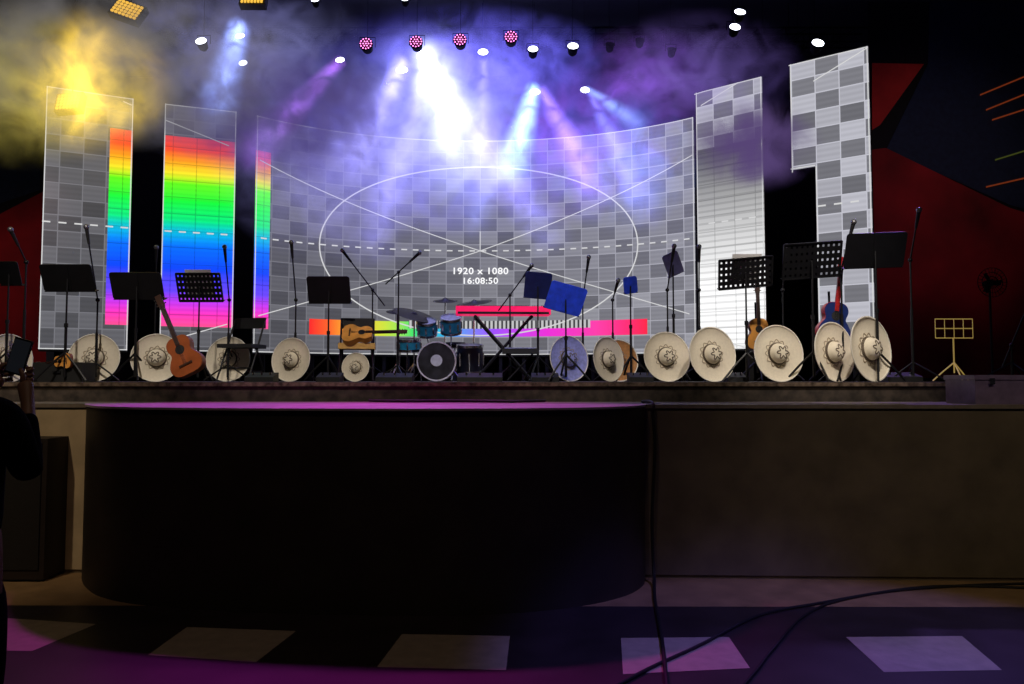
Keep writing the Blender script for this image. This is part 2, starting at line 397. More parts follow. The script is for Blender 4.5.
for px,py in ((366,44),(416,42),(460,40),(511,37)):
    lamp(px,py,10,.088,PK,8,0,"led_par_light","round led par light with pink diode cluster",kind="led")
lamp(425,56,12.3,.14,WB,25); lamp(402,70,12.3,.1,WL,35); lamp(240,36,12.2,.08,WL,35)
for px,py in ((315,-1),(405,-2)): lamp(px,py+1,9.5,.05,WL,35)
for px in (610,672,765,800,640): lamp(px,45+random.uniform(-8,6),10.1,.06,BLACKP,50,label="unlit black stage spotlight")
def blinder(px,py,d,roll,sx=.36,sz=.24):
    p=P(px,py,d); o=thing("blinder_light","rectangular blinder light with grid of yellow diodes","stage light",p,group="yellow blinder lights")
    M=RY(roll)@RX(-20); m=MB(); m.box((0,.06,0),(sx+.04,.1,sz+.04),M); m.obj("housing",BLACKP,o)
    for i in range(7):
        for j in range(5):
            m=MB(); m.box((-sx/2+(i+.5)*sx/7,0,-sz/2+(j+.5)*sz/5),(sx/7*.62,.02,sz/5*.62),M); m.obj("diode",YL,o)
    m=MB(); m.cyl((0,.1,0),(0,.1,7.95-p.z),.008); m.obj("yoke",TRM,o)
blinder(127,9,9.6,20); blinder(68,101,10.0,-5,.32,.26); blinder(252,-1,9.6,0,.3,.12)

# ================= MUSICIANS' GEAR ==================================
def base(px,d): return Vector((PX(px,d),d,S))
def tripod(m,r=.28,h=.22,pr=.009,rot=20):
    for i in range(3):
        a=math.radians(rot+120*i); m.tube([(0,0,h),(.5*r*math.cos(a),.5*r*math.sin(a),h*.55),(r*math.cos(a),r*math.sin(a),.012)],pr,6)
def sombrero(px,yc,wp_,hp,d,roll=0,yawsign=1,lab="",mt=None):
    R=hp/2*d/F; c=P(px,yc,d); r0=.28; k=R/r0
    yaw=math.degrees(math.acos(min(1,wp_/hp)))*yawsign
    vx=math.degrees(math.atan2(c.x,d))  # compensate view direction
    lean=6
    o=thing("sombrero",lab or "cream mariachi sombrero with embroidered crown propped on edge","hat",(c.x,d,S),math.radians(yaw-vx),group="sombreros along the stage edge")
    A=T(0,0,R*math.cos(math.radians(lean)))@RY(roll)@RX(90-lean)@Matrix.Diagonal((k,k,k*.55,1))
    prof=[(.001,.165),(.04,.163),(.062,.150),(.076,.12),(.084,.08),(.092,.03),(.102,.006),(.15,-.008),(.20,-.006),(.245,.012),(.268,.032),(.28,.05),(.276,.054),(.262,.040),(.24,.022),(.20,.006),(.16,.004),(.114,.012),(.102,.032),(.093,.085),(.084,.126),(.067,.160),(.04,.173),(.001,.175)]
    mt=mt or STRAW
    m=MB(); m.lathe(prof,40,A,closed=True); m.obj("felt_body",mt,o)
    m=MB(); m.lathe([(.282,.046),(.282,.060),(.272,.060),(.268,.048),(.276,.045)],40,A,closed=True); m.obj("brim_binding",RIMW,o,label="bright pale braided edge")
    m=MB(); m.lathe([(.112,.014),(.104,.05),(.095,.05),(.100,.012)],32,A,closed=True); m.obj("hat_band",STRAWD,o)
    m=MB(); q=[]
    for i in range(96):
        a=2*math.pi*i/96; rr=.128+.012*math.cos(12*a); q.append((rr*math.cos(a),rr*math.sin(a),.014))
    m.tube(q,.005,5,A,cyc=True); m.obj("brim_embroidery",STRAWG,o,label="scalloped thread line around crown base")
    m=MB(); q=[]
    for i in range(60):
        a=2*math.pi*i/60; rr=.048+.016*math.cos(6*a); q.append((rr*math.cos(a),rr*math.sin(a),.172-.5*max(0,rr-.045)))
    m.tube(q,.006,5,A,cyc=True); m.obj("crown_embroidery",STRAWD,o,label="dark flower-shaped thread motif on crown")
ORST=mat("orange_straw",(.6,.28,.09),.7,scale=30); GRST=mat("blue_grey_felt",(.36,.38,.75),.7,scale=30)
for a in ((8,355,40,48,8),(95,357,45,48,8,0,-.9),(157,356,45,48,8,0,-.6),(229,359,41,45,9.1,0,-1),(292,359,36,44,8.2,10,-1),(356,366,27,29,8.6,0,-1)):
    sombrero(*a)
sombrero(568,354,38,46,8.6,5,1,"bluish violet sombrero propped beside keyboard",GRST)  # bluish tone is the felt's base colour
sombrero(607,357,30,45,8,6,1)
sombrero(618,346,38,42,8.8,0,1,"orange-brown straw sombrero tucked behind another",ORST)
sombrero(666,353,45,50,8,0,1); sombrero(711,351,44,55,7.8,-6,1); sombrero(777,348,46,57,7.5,0,1)
sombrero(832,347,37,60,7.4,12,1); sombrero(868,343,37,66,7.25,10,1)

def music_stand(px,yt,yb_,wpx,d,perf=False,roll=0,yaw=0,paper=False,dm=None,lab=None):
    hw=wpx/2*d/F; top=P(px,yt,d).z-S; bot=P(px,yb_,d).z-S; tilt=22; hh=(top-bot)/math.cos(math.radians(tilt))
    o=thing("music_stand",lab or ("black music stand with perforated desk" if perf else "black orchestral music stand with solid desk"),"music stand",base(px,d),math.radians(yaw),group="music stands on stage")
    m=MB(); tripod(m,.27,.3,.011,random.uniform(0,120)); m.obj("tripod_base",BLACK,o)
    m=MB(); m.cyl((0,0,.05),(0,0,bot*.6),.014); m.cyl((0,0,bot*.55),(0,0,(top+bot)/2),.009); m.cyl((0,0,bot*.6),(0,0,bot*.6+.04),.02); m.obj("pole",BLACK,o)
    A=T(0,0,(top+bot)/2)@RY(roll)@RX(tilt)
    m=MB()
    if perf:
        nx,nz=11,5; fx=2*hw/nx; fz=hh/nz
        for i in range(nx):
            for j in range(nz):
                x0=-hw+i*fx; z0=-hh/2+j*fz; a,b=fx*.32,fz*.34
                o4=[(x0,z0),(x0+fx,z0),(x0+fx,z0+fz),(x0,z0+fz)]; i4=[(x0+a,z0+b),(x0+fx-a,z0+b),(x0+fx-a,z0+fz-b),(x0+a,z0+fz-b)]
                vs=[(x,0,z) for x,z in o4+i4]
                m.add(vs,[(0,1,5,4),(1,2,6,5),(2,3,7,6),(3,0,4,7)],A)
        for x in(-hw,hw): m.box((x,0,0),(.012,.02,hh),A)
        for z in(-hh/2,hh/2): m.box((0,0,z),(2*hw,.02,.012),A)
        bmesh.ops.remove_doubles(m.bm,verts=m.bm.verts,dist=.0004)
    else:
        r=.03; out=[]
        for cx,cz,a0 in ((hw-r,hh/2-r,0),(-hw+r,hh/2-r,90),(-hw+r,-hh/2+r,180),(hw-r,-hh/2+r,270)):
            for q in range(5):
                an=math.radians(a0+q*22.5); out.append((cx+r*math.cos(an),cz+r*math.sin(an)))
        m.ext(out,-.004,.004,A@RX(90)); m.box((0,-.006,0),(.05,.01,hh*.9),A)
    m.obj("desk",dm or BLACK,o,smooth=False)
    m=MB(); m.box((0,.03,-hh/2),(2*hw,.06,.008),A); m.obj("ledge",BLACK,o,smooth=False)
    if paper:
        p=thing("sheet_music","white sheet music leaning on a music stand","paper",base(px,d)); 
        m=MB(); m.box((-.0,.012,.04),(.3,.003,hh*1.0),T(0,0,(top+bot)/2)@RX(tilt)); m.obj("page",WHITE,p,smooth=False)
for a in ((6,262,285,22,7.8),(65,265,291,52,7.6),(135,273,299,52,7.9)): music_stand(*a)
music_stand(198,274,301,44,8.6,True,paper=True)
music_stand(328,277,303,43,8.8)
BD=mat("blue_desk",(.03,.09,.85),.4,.0)  # saturated blue sits in the desk base colour
BD2=mat("dark_blue_desk",(.02,.03,.12),.4,.2)  # dark blue base colour
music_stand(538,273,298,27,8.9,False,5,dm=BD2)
music_stand(566,285,312,38,8.3,False,14,10,dm=BD,lab="music stand with glossy blue desk")
music_stand(747,259,287,54,7.7,True,-5,0,True)
music_stand(814,244,277,58,7.4,True,-4); music_stand(878,234,267,61,7.3,False,-2)
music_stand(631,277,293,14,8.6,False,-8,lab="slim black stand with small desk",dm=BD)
music_stand(674,253,275,17,8.5,False,-25,dm=mat("lilac_leaflet",(.25,.25,.55),.6),lab="black stand holding a pale folded leaflet")
SM=mat("steel_mesh",(.3,.3,.32),.4,.8,scale=200,var=.5)
def mic_stand(px,d,yj,end,mic=True,lab="black tripod microphone stand with boom arm"):
    o=thing("microphone_stand",lab,"microphone stand",base(px,d),group="microphone stands"); b=base(px,d)
    j=P(px,yj,d)-b; j.x=0; j.y=0; e=P(end[0],end[1],d)-b; e.y=-.1
    m=MB(); tripod(m,.3,.2,.009,random.uniform(0,120)); m.obj("tripod_base",BLACK,o)
    m=MB(); m.cyl((0,0,.05),(0,0,j.z*.6),.014); m.cyl((0,0,j.z*.5),j,.009); m.obj("pole",BLACK,o)
    dr=(e-j).normalized(); m=MB(); m.cyl(j-dr*(.25 if abs(e.x)>.1 else .0),e,.008); m.sph(j,.022); m.obj("boom_arm",BLACK,o)
    if mic:
        m=MB(); q=e+dr*.14; m.cyl(e-dr*.02,q,.013,.02); m.obj("microphone_body",BLACKP,o)
        m=MB(); m.sph(q+dr*.02,.028); m.obj("microphone_grille",SM,o)
for a in ((23,7.7,262,(24,246)),(96,7.9,300,(94,244)),(154,9,300,(160,262)),(228,8.8,300,(229,262)),(295,8.6,300,(295,258)),
          (372,9.4,290,(352,262)),(398,9.2,272,(412,262)),(510,9.2,295,(524,277)),(583,8.8,300,(586,272)),(613,8.8,300,(614,292)),
          (668,8.3,290,(670,262)),(700,8.6,290,(697,262)),(843,7.5,270,(845,240)),(784,8.3,290,(782,262)),(913,7.6,260,(911,228)),(1012,7.6,345,(1024,300))):
    mic_stand(*a)

def gout():
    half=[(0,0),(.09,.003),(.155,.03),(.19,.09),(.19,.15),(.16,.21),(.128,.255),(.122,.29),(.138,.34),(.142,.39),(.12,.44),(.075,.47),(.0,.478)]
    h=[tuple(p) for p in cat(half,4)]
    return h+[(-x,y) for x,y in h[1:-1][::-1]]
def guitar(name,loc,k,A,top,side,lab,neck=WOODD,thick=.1):
    o=thing(name,lab,"guitar" if name!="violin" else "violin",loc)
    A=A@Matrix.Scale(k,4); B=A@RX(90)   # outline xy->xz, front at -y => +z local
    out=gout()
    m=MB(); m.ext(out,-thick/2,thick/2-.004,B); m.obj("body",side,o)
    m=MB(); m.ext([(x*.98,.24+(y-.24)*.985) for x,y in out],thick/2-.004,thick/2+.002,B); m.obj("soundboard",top,o)
    m=MB(); m.lathe([(.001,.0),(.048,.0),(.055,.001)],24,B@T(0,.31,thick/2+.003)); m.obj("sound_hole",BLACKP,o)
    m=MB(); m.box((0,.12,thick/2+.008),(.16,.022,.014),B); m.obj("bridge",WOODD,o)
    m=MB(); m.box((0,.62,thick/2-.004),(.05,.5,.03),B); m.obj("neck",neck,o,smooth=False)
    m=MB(); m.ext([(-.026,.86),(.026,.86),(.038,.9),(.034,1.03),(-.034,1.03),(-.038,.9)],thick/2-.02,thick/2,B)
    m.obj("headstock",neck,o,smooth=False)
    for sx in(-1,1):
        for q in range(3):
            m=MB(); m.cyl((sx*.034,.91+q*.04,thick/2-.01),(sx*.06,.91+q*.04,thick/2-.01),.007,seg=6,M=B); m.obj("tuning_peg",CHROME,o)
    for q in range(6):
        m=MB(); m.cyl((-.018+q*.0072,.12,thick/2+.014),(-.018+q*.0072,.9,thick/2+.014),.0012,seg=4,M=B); m.obj("string",CHROME,o)
guitar("guitar",P(192,374,7.75),.9,RY(-27)@RX(-8),REDWOOD,SIDE,"red-brown acoustic guitar leaning against a sombrero")
def gstand(px,d,h):
    o=thing("guitar_stand","tall black tubular guitar stand","guitar stand",base(px,d),group="guitar stands")
    m=MB(); tripod(m,.25,.25,.011); m.obj("tripod_base",BLACK,o)
    m=MB(); m.cyl((0,.05,.1),(0,.09,h+.55),.012); m.tube([(-.1,-.08,h),(-.1,.08,h-.03),(.1,.08,h-.03),(.1,-.08,h)],.01,6); m.obj("cradle",BLACK,o)
gstand(759,8.2,.33); guitar("guitar",base(759,8.2)+Vector((0,0,.35)),.72,RX(-4),WOOD,SIDE,"orange acoustic guitar upright on a stand")
gstand(834,7.6,.38); guitar("guitar",base(831,7.6)+Vector((0,-.02,.40)),.86,RY(9)@RX(-4),BLUE,GRED,"dark blue guitar with red neck upright on a stand",neck=GRED)
guitar("violin",base(72,7.6)+Vector((0,0,.22)),.4,RY(-95)@RX(-10),WOOD,SIDE,"small orange violin lying on its case")
o=thing("violin_case","closed black violin case lying on the stage","case",base(62,7.7)); m=MB(); m.box((0,.05,.1),(.5,.25,.2)); m.obj("shell",BLACKP,o,smooth=False)
m=MB(); m.box((0,-.08,.1),(.08,.02,.02)); m.obj("handle",BLACK,o)
TANS=mat("tan_seat",(.80,.46,.13),.5)
def chair(px,d,tan=False):
    s=.92; o=thing("folding_chair","folding chair with black back and bright tan seat" if tan else "black metal folding chair with padded backrest","chair",base(px,d),math.radians(10 if tan else -8),group="folding chairs")
    w=.21*s
    for x in(-w,w):
        m=MB(); m.tube([(x,-.25,0.01),(x,-.05,.35),(x,.17,.75*s+.08)],.012,8); m.obj("front_leg",BLACK,o)
        m=MB(); m.tube([(x*.9,.25,.01),(x*.9,.0,.38),(x*.9,-.1,.43)],.012,8); m.obj("back_leg",BLACK,o)
    m=MB(); m.box((0,-.03,.42),(2*w+.04,.38,.045 if not tan else .07)); m.obj("seat",TANS if tan else BLACKP,o)
    m=MB(); m.box((0,.165,.71),(2*w,.03,.13),RX(0)); m.obj("backrest",BLACKP,o)
    m=MB(); m.cyl((-w,-.17,.16),(w,-.17,.16),.009); m.obj("crossbar",BLACK,o)
    m=MB(); m.cyl((-w*.9,.18,.12),(w*.9,.18,.12),.009); m.obj("crossbar",BLACK,o)
chair(243,8.95); chair(357,9.0,True)
guitar("guitar",base(343,8.85)+Vector((-.02,0,.555)),.66,RZ(6)@RY(90)@RX(0)@RZ(90-38),WOOD,SIDE,"orange acoustic guitar lying across a folding chair",thick=.1) if False else guitar("guitar",base(344,8.82)+Vector((-.02,0,.55)),.74,T(0,0,0)@RX(-42)@RY(88),WOOD,WOOD,"orange acoustic guitar lying across a folding chair",thick=.1)

# drums
DK=mat("dark_drum_shell",(.02,.03,.06),.3); HEAD=mat("dark_drum_head",(.03,.03,.035),.35,scale=8,var=.6); CY=mat("cyan_drum_shell",(.03,.35,.5),.3); WH=mat("white_drum_head",(.7,.75,.8),.5)
WHO=mat("white_hoop",(.8,.8,.85),.35,.1)
def drum(name,lab,loc,r,h,A,shell,head,legs=None,hoop=CHROME):
    o=thing(name,lab,"drum",loc,group="drum kit")
    m=MB(); m.lathe([(r*.97,-h/2),(r*.97,h/2)],32,A); m.obj("shell",shell,o)
    for z in(-1,1):
        m=MB(); m.lathe([(.001,z*(h/2+.004)),(r*.93,z*(h/2+.004)),(r*.95,z*h/2)],32,A); m.obj("drum_head",head,o)
        m=MB(); m.lathe([(r*.95,z*h/2-.015),(r*1.02,z*h/2-.015),(r*1.02,z*h/2+.02),(r*.95,z*h/2+.02)],32,A,closed=True); m.obj("hoop",hoop,o)
    for i in range(8):
        a=2*math.pi*i/8; m=MB(); m.box((r*math.cos(a),r*math.sin(a),0),(.02,.02,h*.5),A); m.obj("tension_lug",CHROME,o)
    for q in legs or ():
        m=MB(); m.tube(q,.01,6); m.obj("leg",CHROME,o)
dd=10.4; b=base(438,dd); r=.265
drum("bass_drum","dark bass drum with white hoops facing forward",b+Vector((0,0,r+.01)),r,.4,RX(90),DK,HEAD,[[(.2,-.1,-.1),(.34,-.2,-r)],[(-.2,-.1,-.1),(-.34,-.2,-r)]],WHO)
o=thing("drum_emblem","pale round emblem stuck on bass drum head","emblem",b+Vector((0,-.212,r+.02))); m=MB(); m.lathe([(.001,0),(.08,0),(.08,.003),(.001,.003)],20,RX(90),closed=True); m.obj("patch",WH,o)
drum("tom_drum","cyan rack tom mounted over bass drum",P(451,325,10.5),.15,.2,RX(24),CY,WH,[[(0,.0,-.08),(0,.06,-.32)]])
drum("tom_drum","cyan rack tom mounted over bass drum",P(427,328,10.5),.14,.18,RX(26),CY,WH,[[(0,.0,-.08),(.03,.06,-.32)]])
for px,r_,h_,hh in ((470,.19,.36,.50),(409,.17,.14,.58)):
    b=base(px,10.6); drum("floor_tom" if h_>.2 else "snare_drum","chrome-hooped dark drum standing on legs",b+Vector((0,0,hh-h_/2)),r_,h_,RX(8),CY if h_<.2 else DK,WH,[[(.9*r_*math.cos(a),.9*r_*math.sin(a),h_/3),(1.1*r_*math.cos(a),1.1*r_*math.sin(a),-(hh-h_/2))] for a in(.5,2.6,4.7)])
DB=mat("dark_bronze",(.05,.04,.035),.35,.6)
def cymbal(px,py,d,r,tx,ty):
    o=thing("cymbal_stand","dark bronze cymbal tilted on a chrome stand","cymbal",base(px,d),group="drum kit cymbals"); z=P(px,py,d).z-S
    m=MB(); tripod(m,.25,.25,.01); m.obj("tripod_base",CHROME,o)
    m=MB(); m.cyl((0,0,.05),(0,0,z+.04),.011); m.obj("pole",CHROME,o)
    m=MB(); m.lathe([(.001,.03),(.03,.025),(.05,.008),(r,-.015),(r,-.018),(.05,.002),(.001,.02)],32,T(0,0,z)@RX(tx)@RY(ty)); m.obj("cymbal",DB,o)
cymbal(414,314,10.6,.31,17,16); cymbal(445,300,10.9,.18,14,0); cymbal(474,302,10.8,.26,14,-8); cymbal(397,311,10.7,.16,16,4)
o=thing("drum_stool","round black padded drum stool","stool",base(455,11.2)); m=MB(); tripod(m,.22,.3,.012); m.cyl((0,0,.1),(0,0,.5),.015); m.obj("stool_leg",CHROME,o)
m=MB(); m.lathe([(.001,.5),(.16,.5),(.17,.54),(.15,.58),(.001,.58)],24); m.obj("seat",BLACKP,o)
# keyboard
dk=9.7; b=base(503,dk); zt=P(503,307,dk).z-S; L=94*dk/F
o=thing("keyboard","bright pinkish red stage piano keyboard on a crossed stand","keyboard",b+Vector((0,0,zt-.12)),math.radians(3))
m=MB(); m.box((0,0,.065),(L,.30,.105)); m.obj("body",RED,o)
m=MB(); m.box((0,.06,.124),(L*.9,.14,.014)); m.obj("white_key",WHITE,o,kind="stuff")
m=MB()
for i in range(36):
    if i%7 not in(2,6): m.box((-L*.44+i*L*.88/36,.04,.134),(.012,.09,.012))
m.obj("black_key",BLACKP,o,kind="stuff")
m=MB(); m.box((0,-.1,.12),(L*.5,.06,.01)); m.obj("control_panel",BLACKP,o)
m=MB(); m.box((0,-.155,.03),(L*.96,.012,.03)); m.obj("rear_panel",BLACKP,o)
o=thing("keyboard_stand","black double-braced crossed keyboard stand","stand",b,math.radians(3)); zz=zt-.13
for y in(-.12,.12):
    for sx in (-1,1):
        m=MB(); m.tube([(-.36*sx,y*(1 if sx>0 else .8),.02),(.36*sx,y*(1 if sx>0 else .8),zz)],.02,8); m.obj("crossed_leg",BLACK,o)
for x in(-.36,.36):
    m=MB(); m.cyl((x,-.2,.02),(x,.2,.02),.02); m.obj("foot_bar",BLACK,o); m=MB(); m.cyl((x,-.18,zz-.01),(x,.18,zz-.01),.02); m.obj("support_bar",BLACK,o)
o=thing("effects_unit","small pale-topped effects unit on a low stand","audio equipment",base(520,8.9)); m=MB(); m.box((0,0,.36),(.42,.25,.06)); m.obj("body",BLACKP,o)
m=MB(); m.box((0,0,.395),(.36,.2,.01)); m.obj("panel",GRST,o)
for s_ in(-1,1):
    m=MB(); m.tube([(-.15*s_,.01*s_,.33),(.15*s_,.01*s_,.01)],.012,6); m.obj("leg",BLACK,o)
for px,d,w_ in ((262,8,.3),(330,8,.25),(395,8.4,.4),(480,8.4,.5),(545,8.3,.3),(640,8,.25),(900,7.6,.35),(735,7.9,.2)):
    o=thing("effects_pedal","black foot pedal box with metal switches","pedal",base(px,d),group="foot pedals"); m=MB()
    m.ext([(-.1,0),(.1,0),(.1,.1),(-.1,.05)],-w_/2,w_/2,RZ(90)@RX(90)); m.obj("case",BLACKP,o,smooth=False)
    for x in(-1,0,1):
        m=MB(); m.cyl((x*w_*.3,0,.06),(x*w_*.3,0,.1),.012); m.obj("switch",CHROME,o)
# wire music stand
o=thing("wire_music_stand","folding wire music stand with yellow glint put into its wire","music stand",base(954,8.6)); WY=mat("glowing_yellow_wire",(.8,.60,.25),.4,.3,(.9,.6,.15),.25)  # emission in the wire paints the yellow-lit glint
a=P(935,319,8.6)-o.location; c=P(973,338,8.6)-o.location
m=MB()
for z in (a.z,(a.z+c.z)/2,c.z): m.cyl((a.x,0,z),(c.x,0,z),.006,seg=6)
for i in range(5): x=a.x+(c.x-a.x)*i/4; m.cyl((x,0,a.z),(x,0,c.z),.004,seg=6)
m.obj("desk",WY,o); m=MB(); tripod(m,.22,.22,.008); m.obj("tripod_base",WY,o); m=MB(); m.cyl((0,0,.1),(0,0,c.z),.008); m.obj("pole",WY,o)
# tall fan on stand, dim
o=thing("pedestal_fan","dark pedestal fan standing in the wings","fan",base(992,10.2)); z=P(992,283,10.2).z-S
m=MB(); m.cyl((0,0,0),(0,0,z-.1),.015); m.lathe([(.001,0),(.2,0),(.19,.03),(.001,.04)],24); m.obj("pole",BLACK,o)
m=MB()
for rr in(.08,.14,.2): m.lathe([(rr-.004,-.004),(rr+.004,-.004),(rr+.004,.004),(rr-.004,.004)],24,T(0,-.06,z)@RX(90),closed=True)
for i in range(12): a=math.pi*i/12; m.cyl((.2*math.cos(a),-.06,z+.2*math.sin(a)),(-.2*math.cos(a),-.06,z-.2*math.sin(a)),.004,seg=5)
m.obj("grille",BLACK,o)
for i in range(3): m=MB(); m.box((.08,0,0),(.13,.01,.07),T(0,-.02,z)@RY(i*120)@RX(25)); m.obj("fan_blade",BLACKP,o)
m=MB(); m.cyl((0,-.04,z),(0,.1,z),.04); m.obj("motor",BLACKP,o)
# case on the right
CS=mat("violet_grey_case",(.24,.18,.36),.4)
p=P(997,403,6.35); o=thing("equipment_case","dark violet-grey equipment case on the stage step","case",(p.x+.05,6.4,ZA))
m=MB(); m.box((0,0,.1),(.66,.42,.2)); m.obj("case_body",CS,o,smooth=False)
m=MB(); m.box((0,0,.222),(.68,.44,.04)); m.obj("lid",CS,o,smooth=False)
for x in(-.2,.2): m=MB(); m.box((x,-.225,.19),(.04,.02,.05)); m.obj("latch",CHROME,o)
# dark cabinet by the beige wall
o=thing("speaker_cabinet","dark brown speaker cabinet standing against beige boards","speaker",(PX(25,6.15),6.2,0))
m=MB(); m.box((0,0,.575),(.56,.34,1.11)); m.obj("cabinet",mat("dark_brown_cabinet",(.018,.011,.009),.6),o,smooth=False)
m=MB(); m.box((0,-.175,.6),(.48,.015,1.0)); m.obj("grille",mat("black_grille",(.008,.006,.006),.8,scale=150,var=.6),o,smooth=False)
for x in(-.22,.22):
    for y in(-.12,.12): m=MB(); m.box((x,y,.01),(.05,.05,.02)); m.obj("foot",BLACKP,o)
# cables
def cable(pts,r,lab):
    o=thing("cable",lab,"cable",pts[0],group="black cables"); q=[p-pts[0] for p in pts]; q3=[]
    for i in range(len(q)-1):
        p0=q[max(i-1,0)];p1=q[i];p2=q[i+1];p3=q[min(i+2,len(q)-1)]
        for k in range(6):
            t=k/6; q3.append(.5*((2*p1)+(p2-p0)*t+(2*p0-5*p1+4*p2-p3)*t*t+(3*p1-p0-3*p2+p3)*t**3))
    q3.append(q[-1]); m=MB(); m.tube(q3,r,8); m.obj("cord",BLACKP,o)
g=lambda x,y:G(x,y,.012)
w0=[Vector((PX(653,6.08),6.6,ZA+.012)),Vector((PX(653,6.08),6.12,ZA+.014)),P(653,416,6.06),P(655,450,6.05),P(652,520,6.04),P(654,575,5.98),g(655,600),g(662,640),g(668,700)]
cable(w0,.013,"black cable hanging down the stage front onto floor")
cable([g(1080,584),g(1000,584),g(900,590),g(820,603),g(760,615),g(700,645),g(650,668),g(590,700)],.010,"black cable curving across the floor")
cable([g(1080,590),g(940,586),g(850,598),g(805,615),g(772,650),g(758,668),g(735,695)],.009,"black cable looping over the floor tiles")
cable([Vector((-1.3,6.85,ZA+.013)),Vector((-1.0,6.7,ZA+.013)),Vector((-.5,6.75,ZA+.013)),Vector((0,6.6,ZA+.013)),Vector((.3,6.8,ZA+.013))],.012,"black cable coiled on the stage step")

# ================= PERSON ===========================================
def skin(name,chains,mt,parent,sub=2):
    me=bpy.data.meshes.new(name); o=bpy.data.objects.new(name,me); sc.collection.objects.link(o)
    vs=[];es=[];rs=[];roots=[]
    idx={}
    for ch in chains:
        prev=None; first=True
        for it in ch:
            if isinstance(it,str): i=idx[it]; 
            else:
                i=len(vs); vs.append(it[0]); rs.append(it[1]); 
                if len(it)>2: idx[it[2]]=i
                if first: roots.append(i)
            first=False
            if prev is not None: es.append((prev,i))
            prev=i
    me.from_pydata([tuple(v) for v in vs],es,[])
    md=o.modifiers.new("s","SKIN"); md.use_smooth_shade=True
    for i,v in enumerate(me.skin_vertices[0].data):
        r=rs[i]; v.radius=(r,r) if not isinstance(r,tuple) else r; v.use_root=(i in roots)
    sb=o.modifiers.new("d","SUBSURF"); sb.levels=sub; sb.render_levels=sub
    bpy.context.view_layer.update()
    dg=bpy.context.evaluated_depsgraph_get(); nm=bpy.data.meshes.new_from_object(o.evaluated_get(dg)); nm.name=name
    bpy.data.objects.remove(o); nm.materials.clear(); nm.materials.append(mt)
    for p in nm.polygons: p.use_smooth=True
    o=bpy.data.objects.new(name,nm); sc.collection.objects.link(o); o.parent=parent; return o
SK=mat("skin",(.20,.10,.065),.55,var=.06); CL=mat("black_cloth",(.003,.003,.0035),1.,bump=.1,spec=.05); JE=mat("dark_denim",(.003,.003,.004),1.,bump=.1,spec=.05); HR=mat("dark_hair",(.01,.008,.007),.6)
PB=Vector((-2.10,2.85,0))
per=thing("person","person in dark clothes holding up a phone towards the stage","person",PB)
V=Vector
sR=V((.19,0,1.47)); eR=V((.215,.10,1.22)); wR=V((.10,.26,1.49))
sL=V((-.20,0,1.47)); eL=V((-.25,.14,1.25)); wL=V((-.10,.30,1.52))
hr=V((.055,.30,1.60)); hl=V((-.07,.33,1.62))
body=[[(V((0,0,.95)),.15,"pel"),(V((0,0,1.12)),.135,"w"),(V((0,0,1.32)),.155,"ch"),(V((-.06,0,1.46)),.09,"nk0"),(V((-.09,.01,1.54)),.055),(V((-.11,.03,1.62)),.075),(V((-.12,.035,1.70)),.10),(V((-.12,.02,1.79)),.085)],
 ["pel",(V((.1,0,.86)),.09,"hr"),(V((.11,.02,.5)),.062),(V((.11,-.01,.28)),.055),(V((.11,-.02,.08)),.038),(V((.12,.07,.04)),.04),(V((.13,.17,.03)),.03)],
 ["pel",(V((-.1,0,.86)),.09),(V((-.11,.02,.5)),.062),(V((-.11,-.01,.28)),.055),(V((-.11,-.02,.08)),.038),(V((-.12,.07,.04)),.04),(V((-.13,.17,.03)),.03)],
 ["nk0",(sR,.06),(eR,.042),(wR,.026),(hr,(.02,.035))],
 ["nk0",(sL,.06),(eL,.042),(wL,.026),(hl,(.02,.035))]]
for s,h in ((1,hr),(-1,hl)):
    for k,(dz,ln) in enumerate(((.045,1.),(.022,1.1),(0,1.),(-.022,.8))):
        body.append([(h+V((0,.01,dz*.8)),.010),(h+V((s*.012,.03,dz)),.010),(h+V((0,.045*1.0,dz+.004)),.009),(h+V((-s*.03*ln,.05,dz+.006)),.008)])
    body.append([(h+V((0,-.01,-.02)),.012),(h+V((s*.0,-.01,.02)),.011),(h+V((-s*.02,.0,.05)),.009)])
skin("body",body,SK,per)
skin("shirt",[[(V((0,0,.93)),.175,"p"),(V((0,0,1.12)),.165),(V((0,0,1.32)),.18),(V((-.06,0,1.47)),.10,"n"),(V((-.08,.01,1.52)),.065)],["n",(sR,.08),(eR,.058),(eR.lerp(wR,.9),.036)],["n",(sL,.08),(eL,.058),(eL.lerp(wL,.9),.036)]],CL,per)
skin("trousers",[[(V((0,0,.97)),.165,"p"),(V((0,0,.92)),.16,"q")],["q",(V((.1,0,.84)),.11),(V((.11,.02,.5)),.085),(V((.11,-.01,.28)),.072),(V((.11,-.02,.09)),.06)],["q",(V((-.1,0,.84)),.11),(V((-.11,.02,.5)),.085),(V((-.11,-.01,.28)),.072),(V((-.11,-.02,.09)),.06)]],JE,per)
hx=-.12
m=MB(); m.sph((hx,.005,1.76),.115,(.95,1.05,1.0),T(0,0,0)); m.obj("hair",HR,per)
m=MB(); m.sph((hx,.135,1.69),.018,(.8,1.2,1.4)); m.obj("nose",SK,per)
for s in(-1,1):
    m=MB(); m.sph((hx+s*.1,.02,1.69),.028,(.35,.8,1.2)); m.obj("ear",SK,per)
    m=MB(); m.sph((hx+s*.035,.118,1.715),.013); m.obj("eye",WHITE,per)
    m=MB(); m.sph((s*.12,.08,.05),.06,(.85,2.3,.8)); m.obj("shoe",BLACKP,per)
m=MB(); m.sph((hx,.125,1.645),.02,(1.4,.5,.4)); m.obj("mouth",mat("lips",(.25,.08,.07),.5),per)
ph=thing("phone","dark smartphone held up in both hands","phone",PB+V((.0,.345,1.70)))
PR=RY(16)
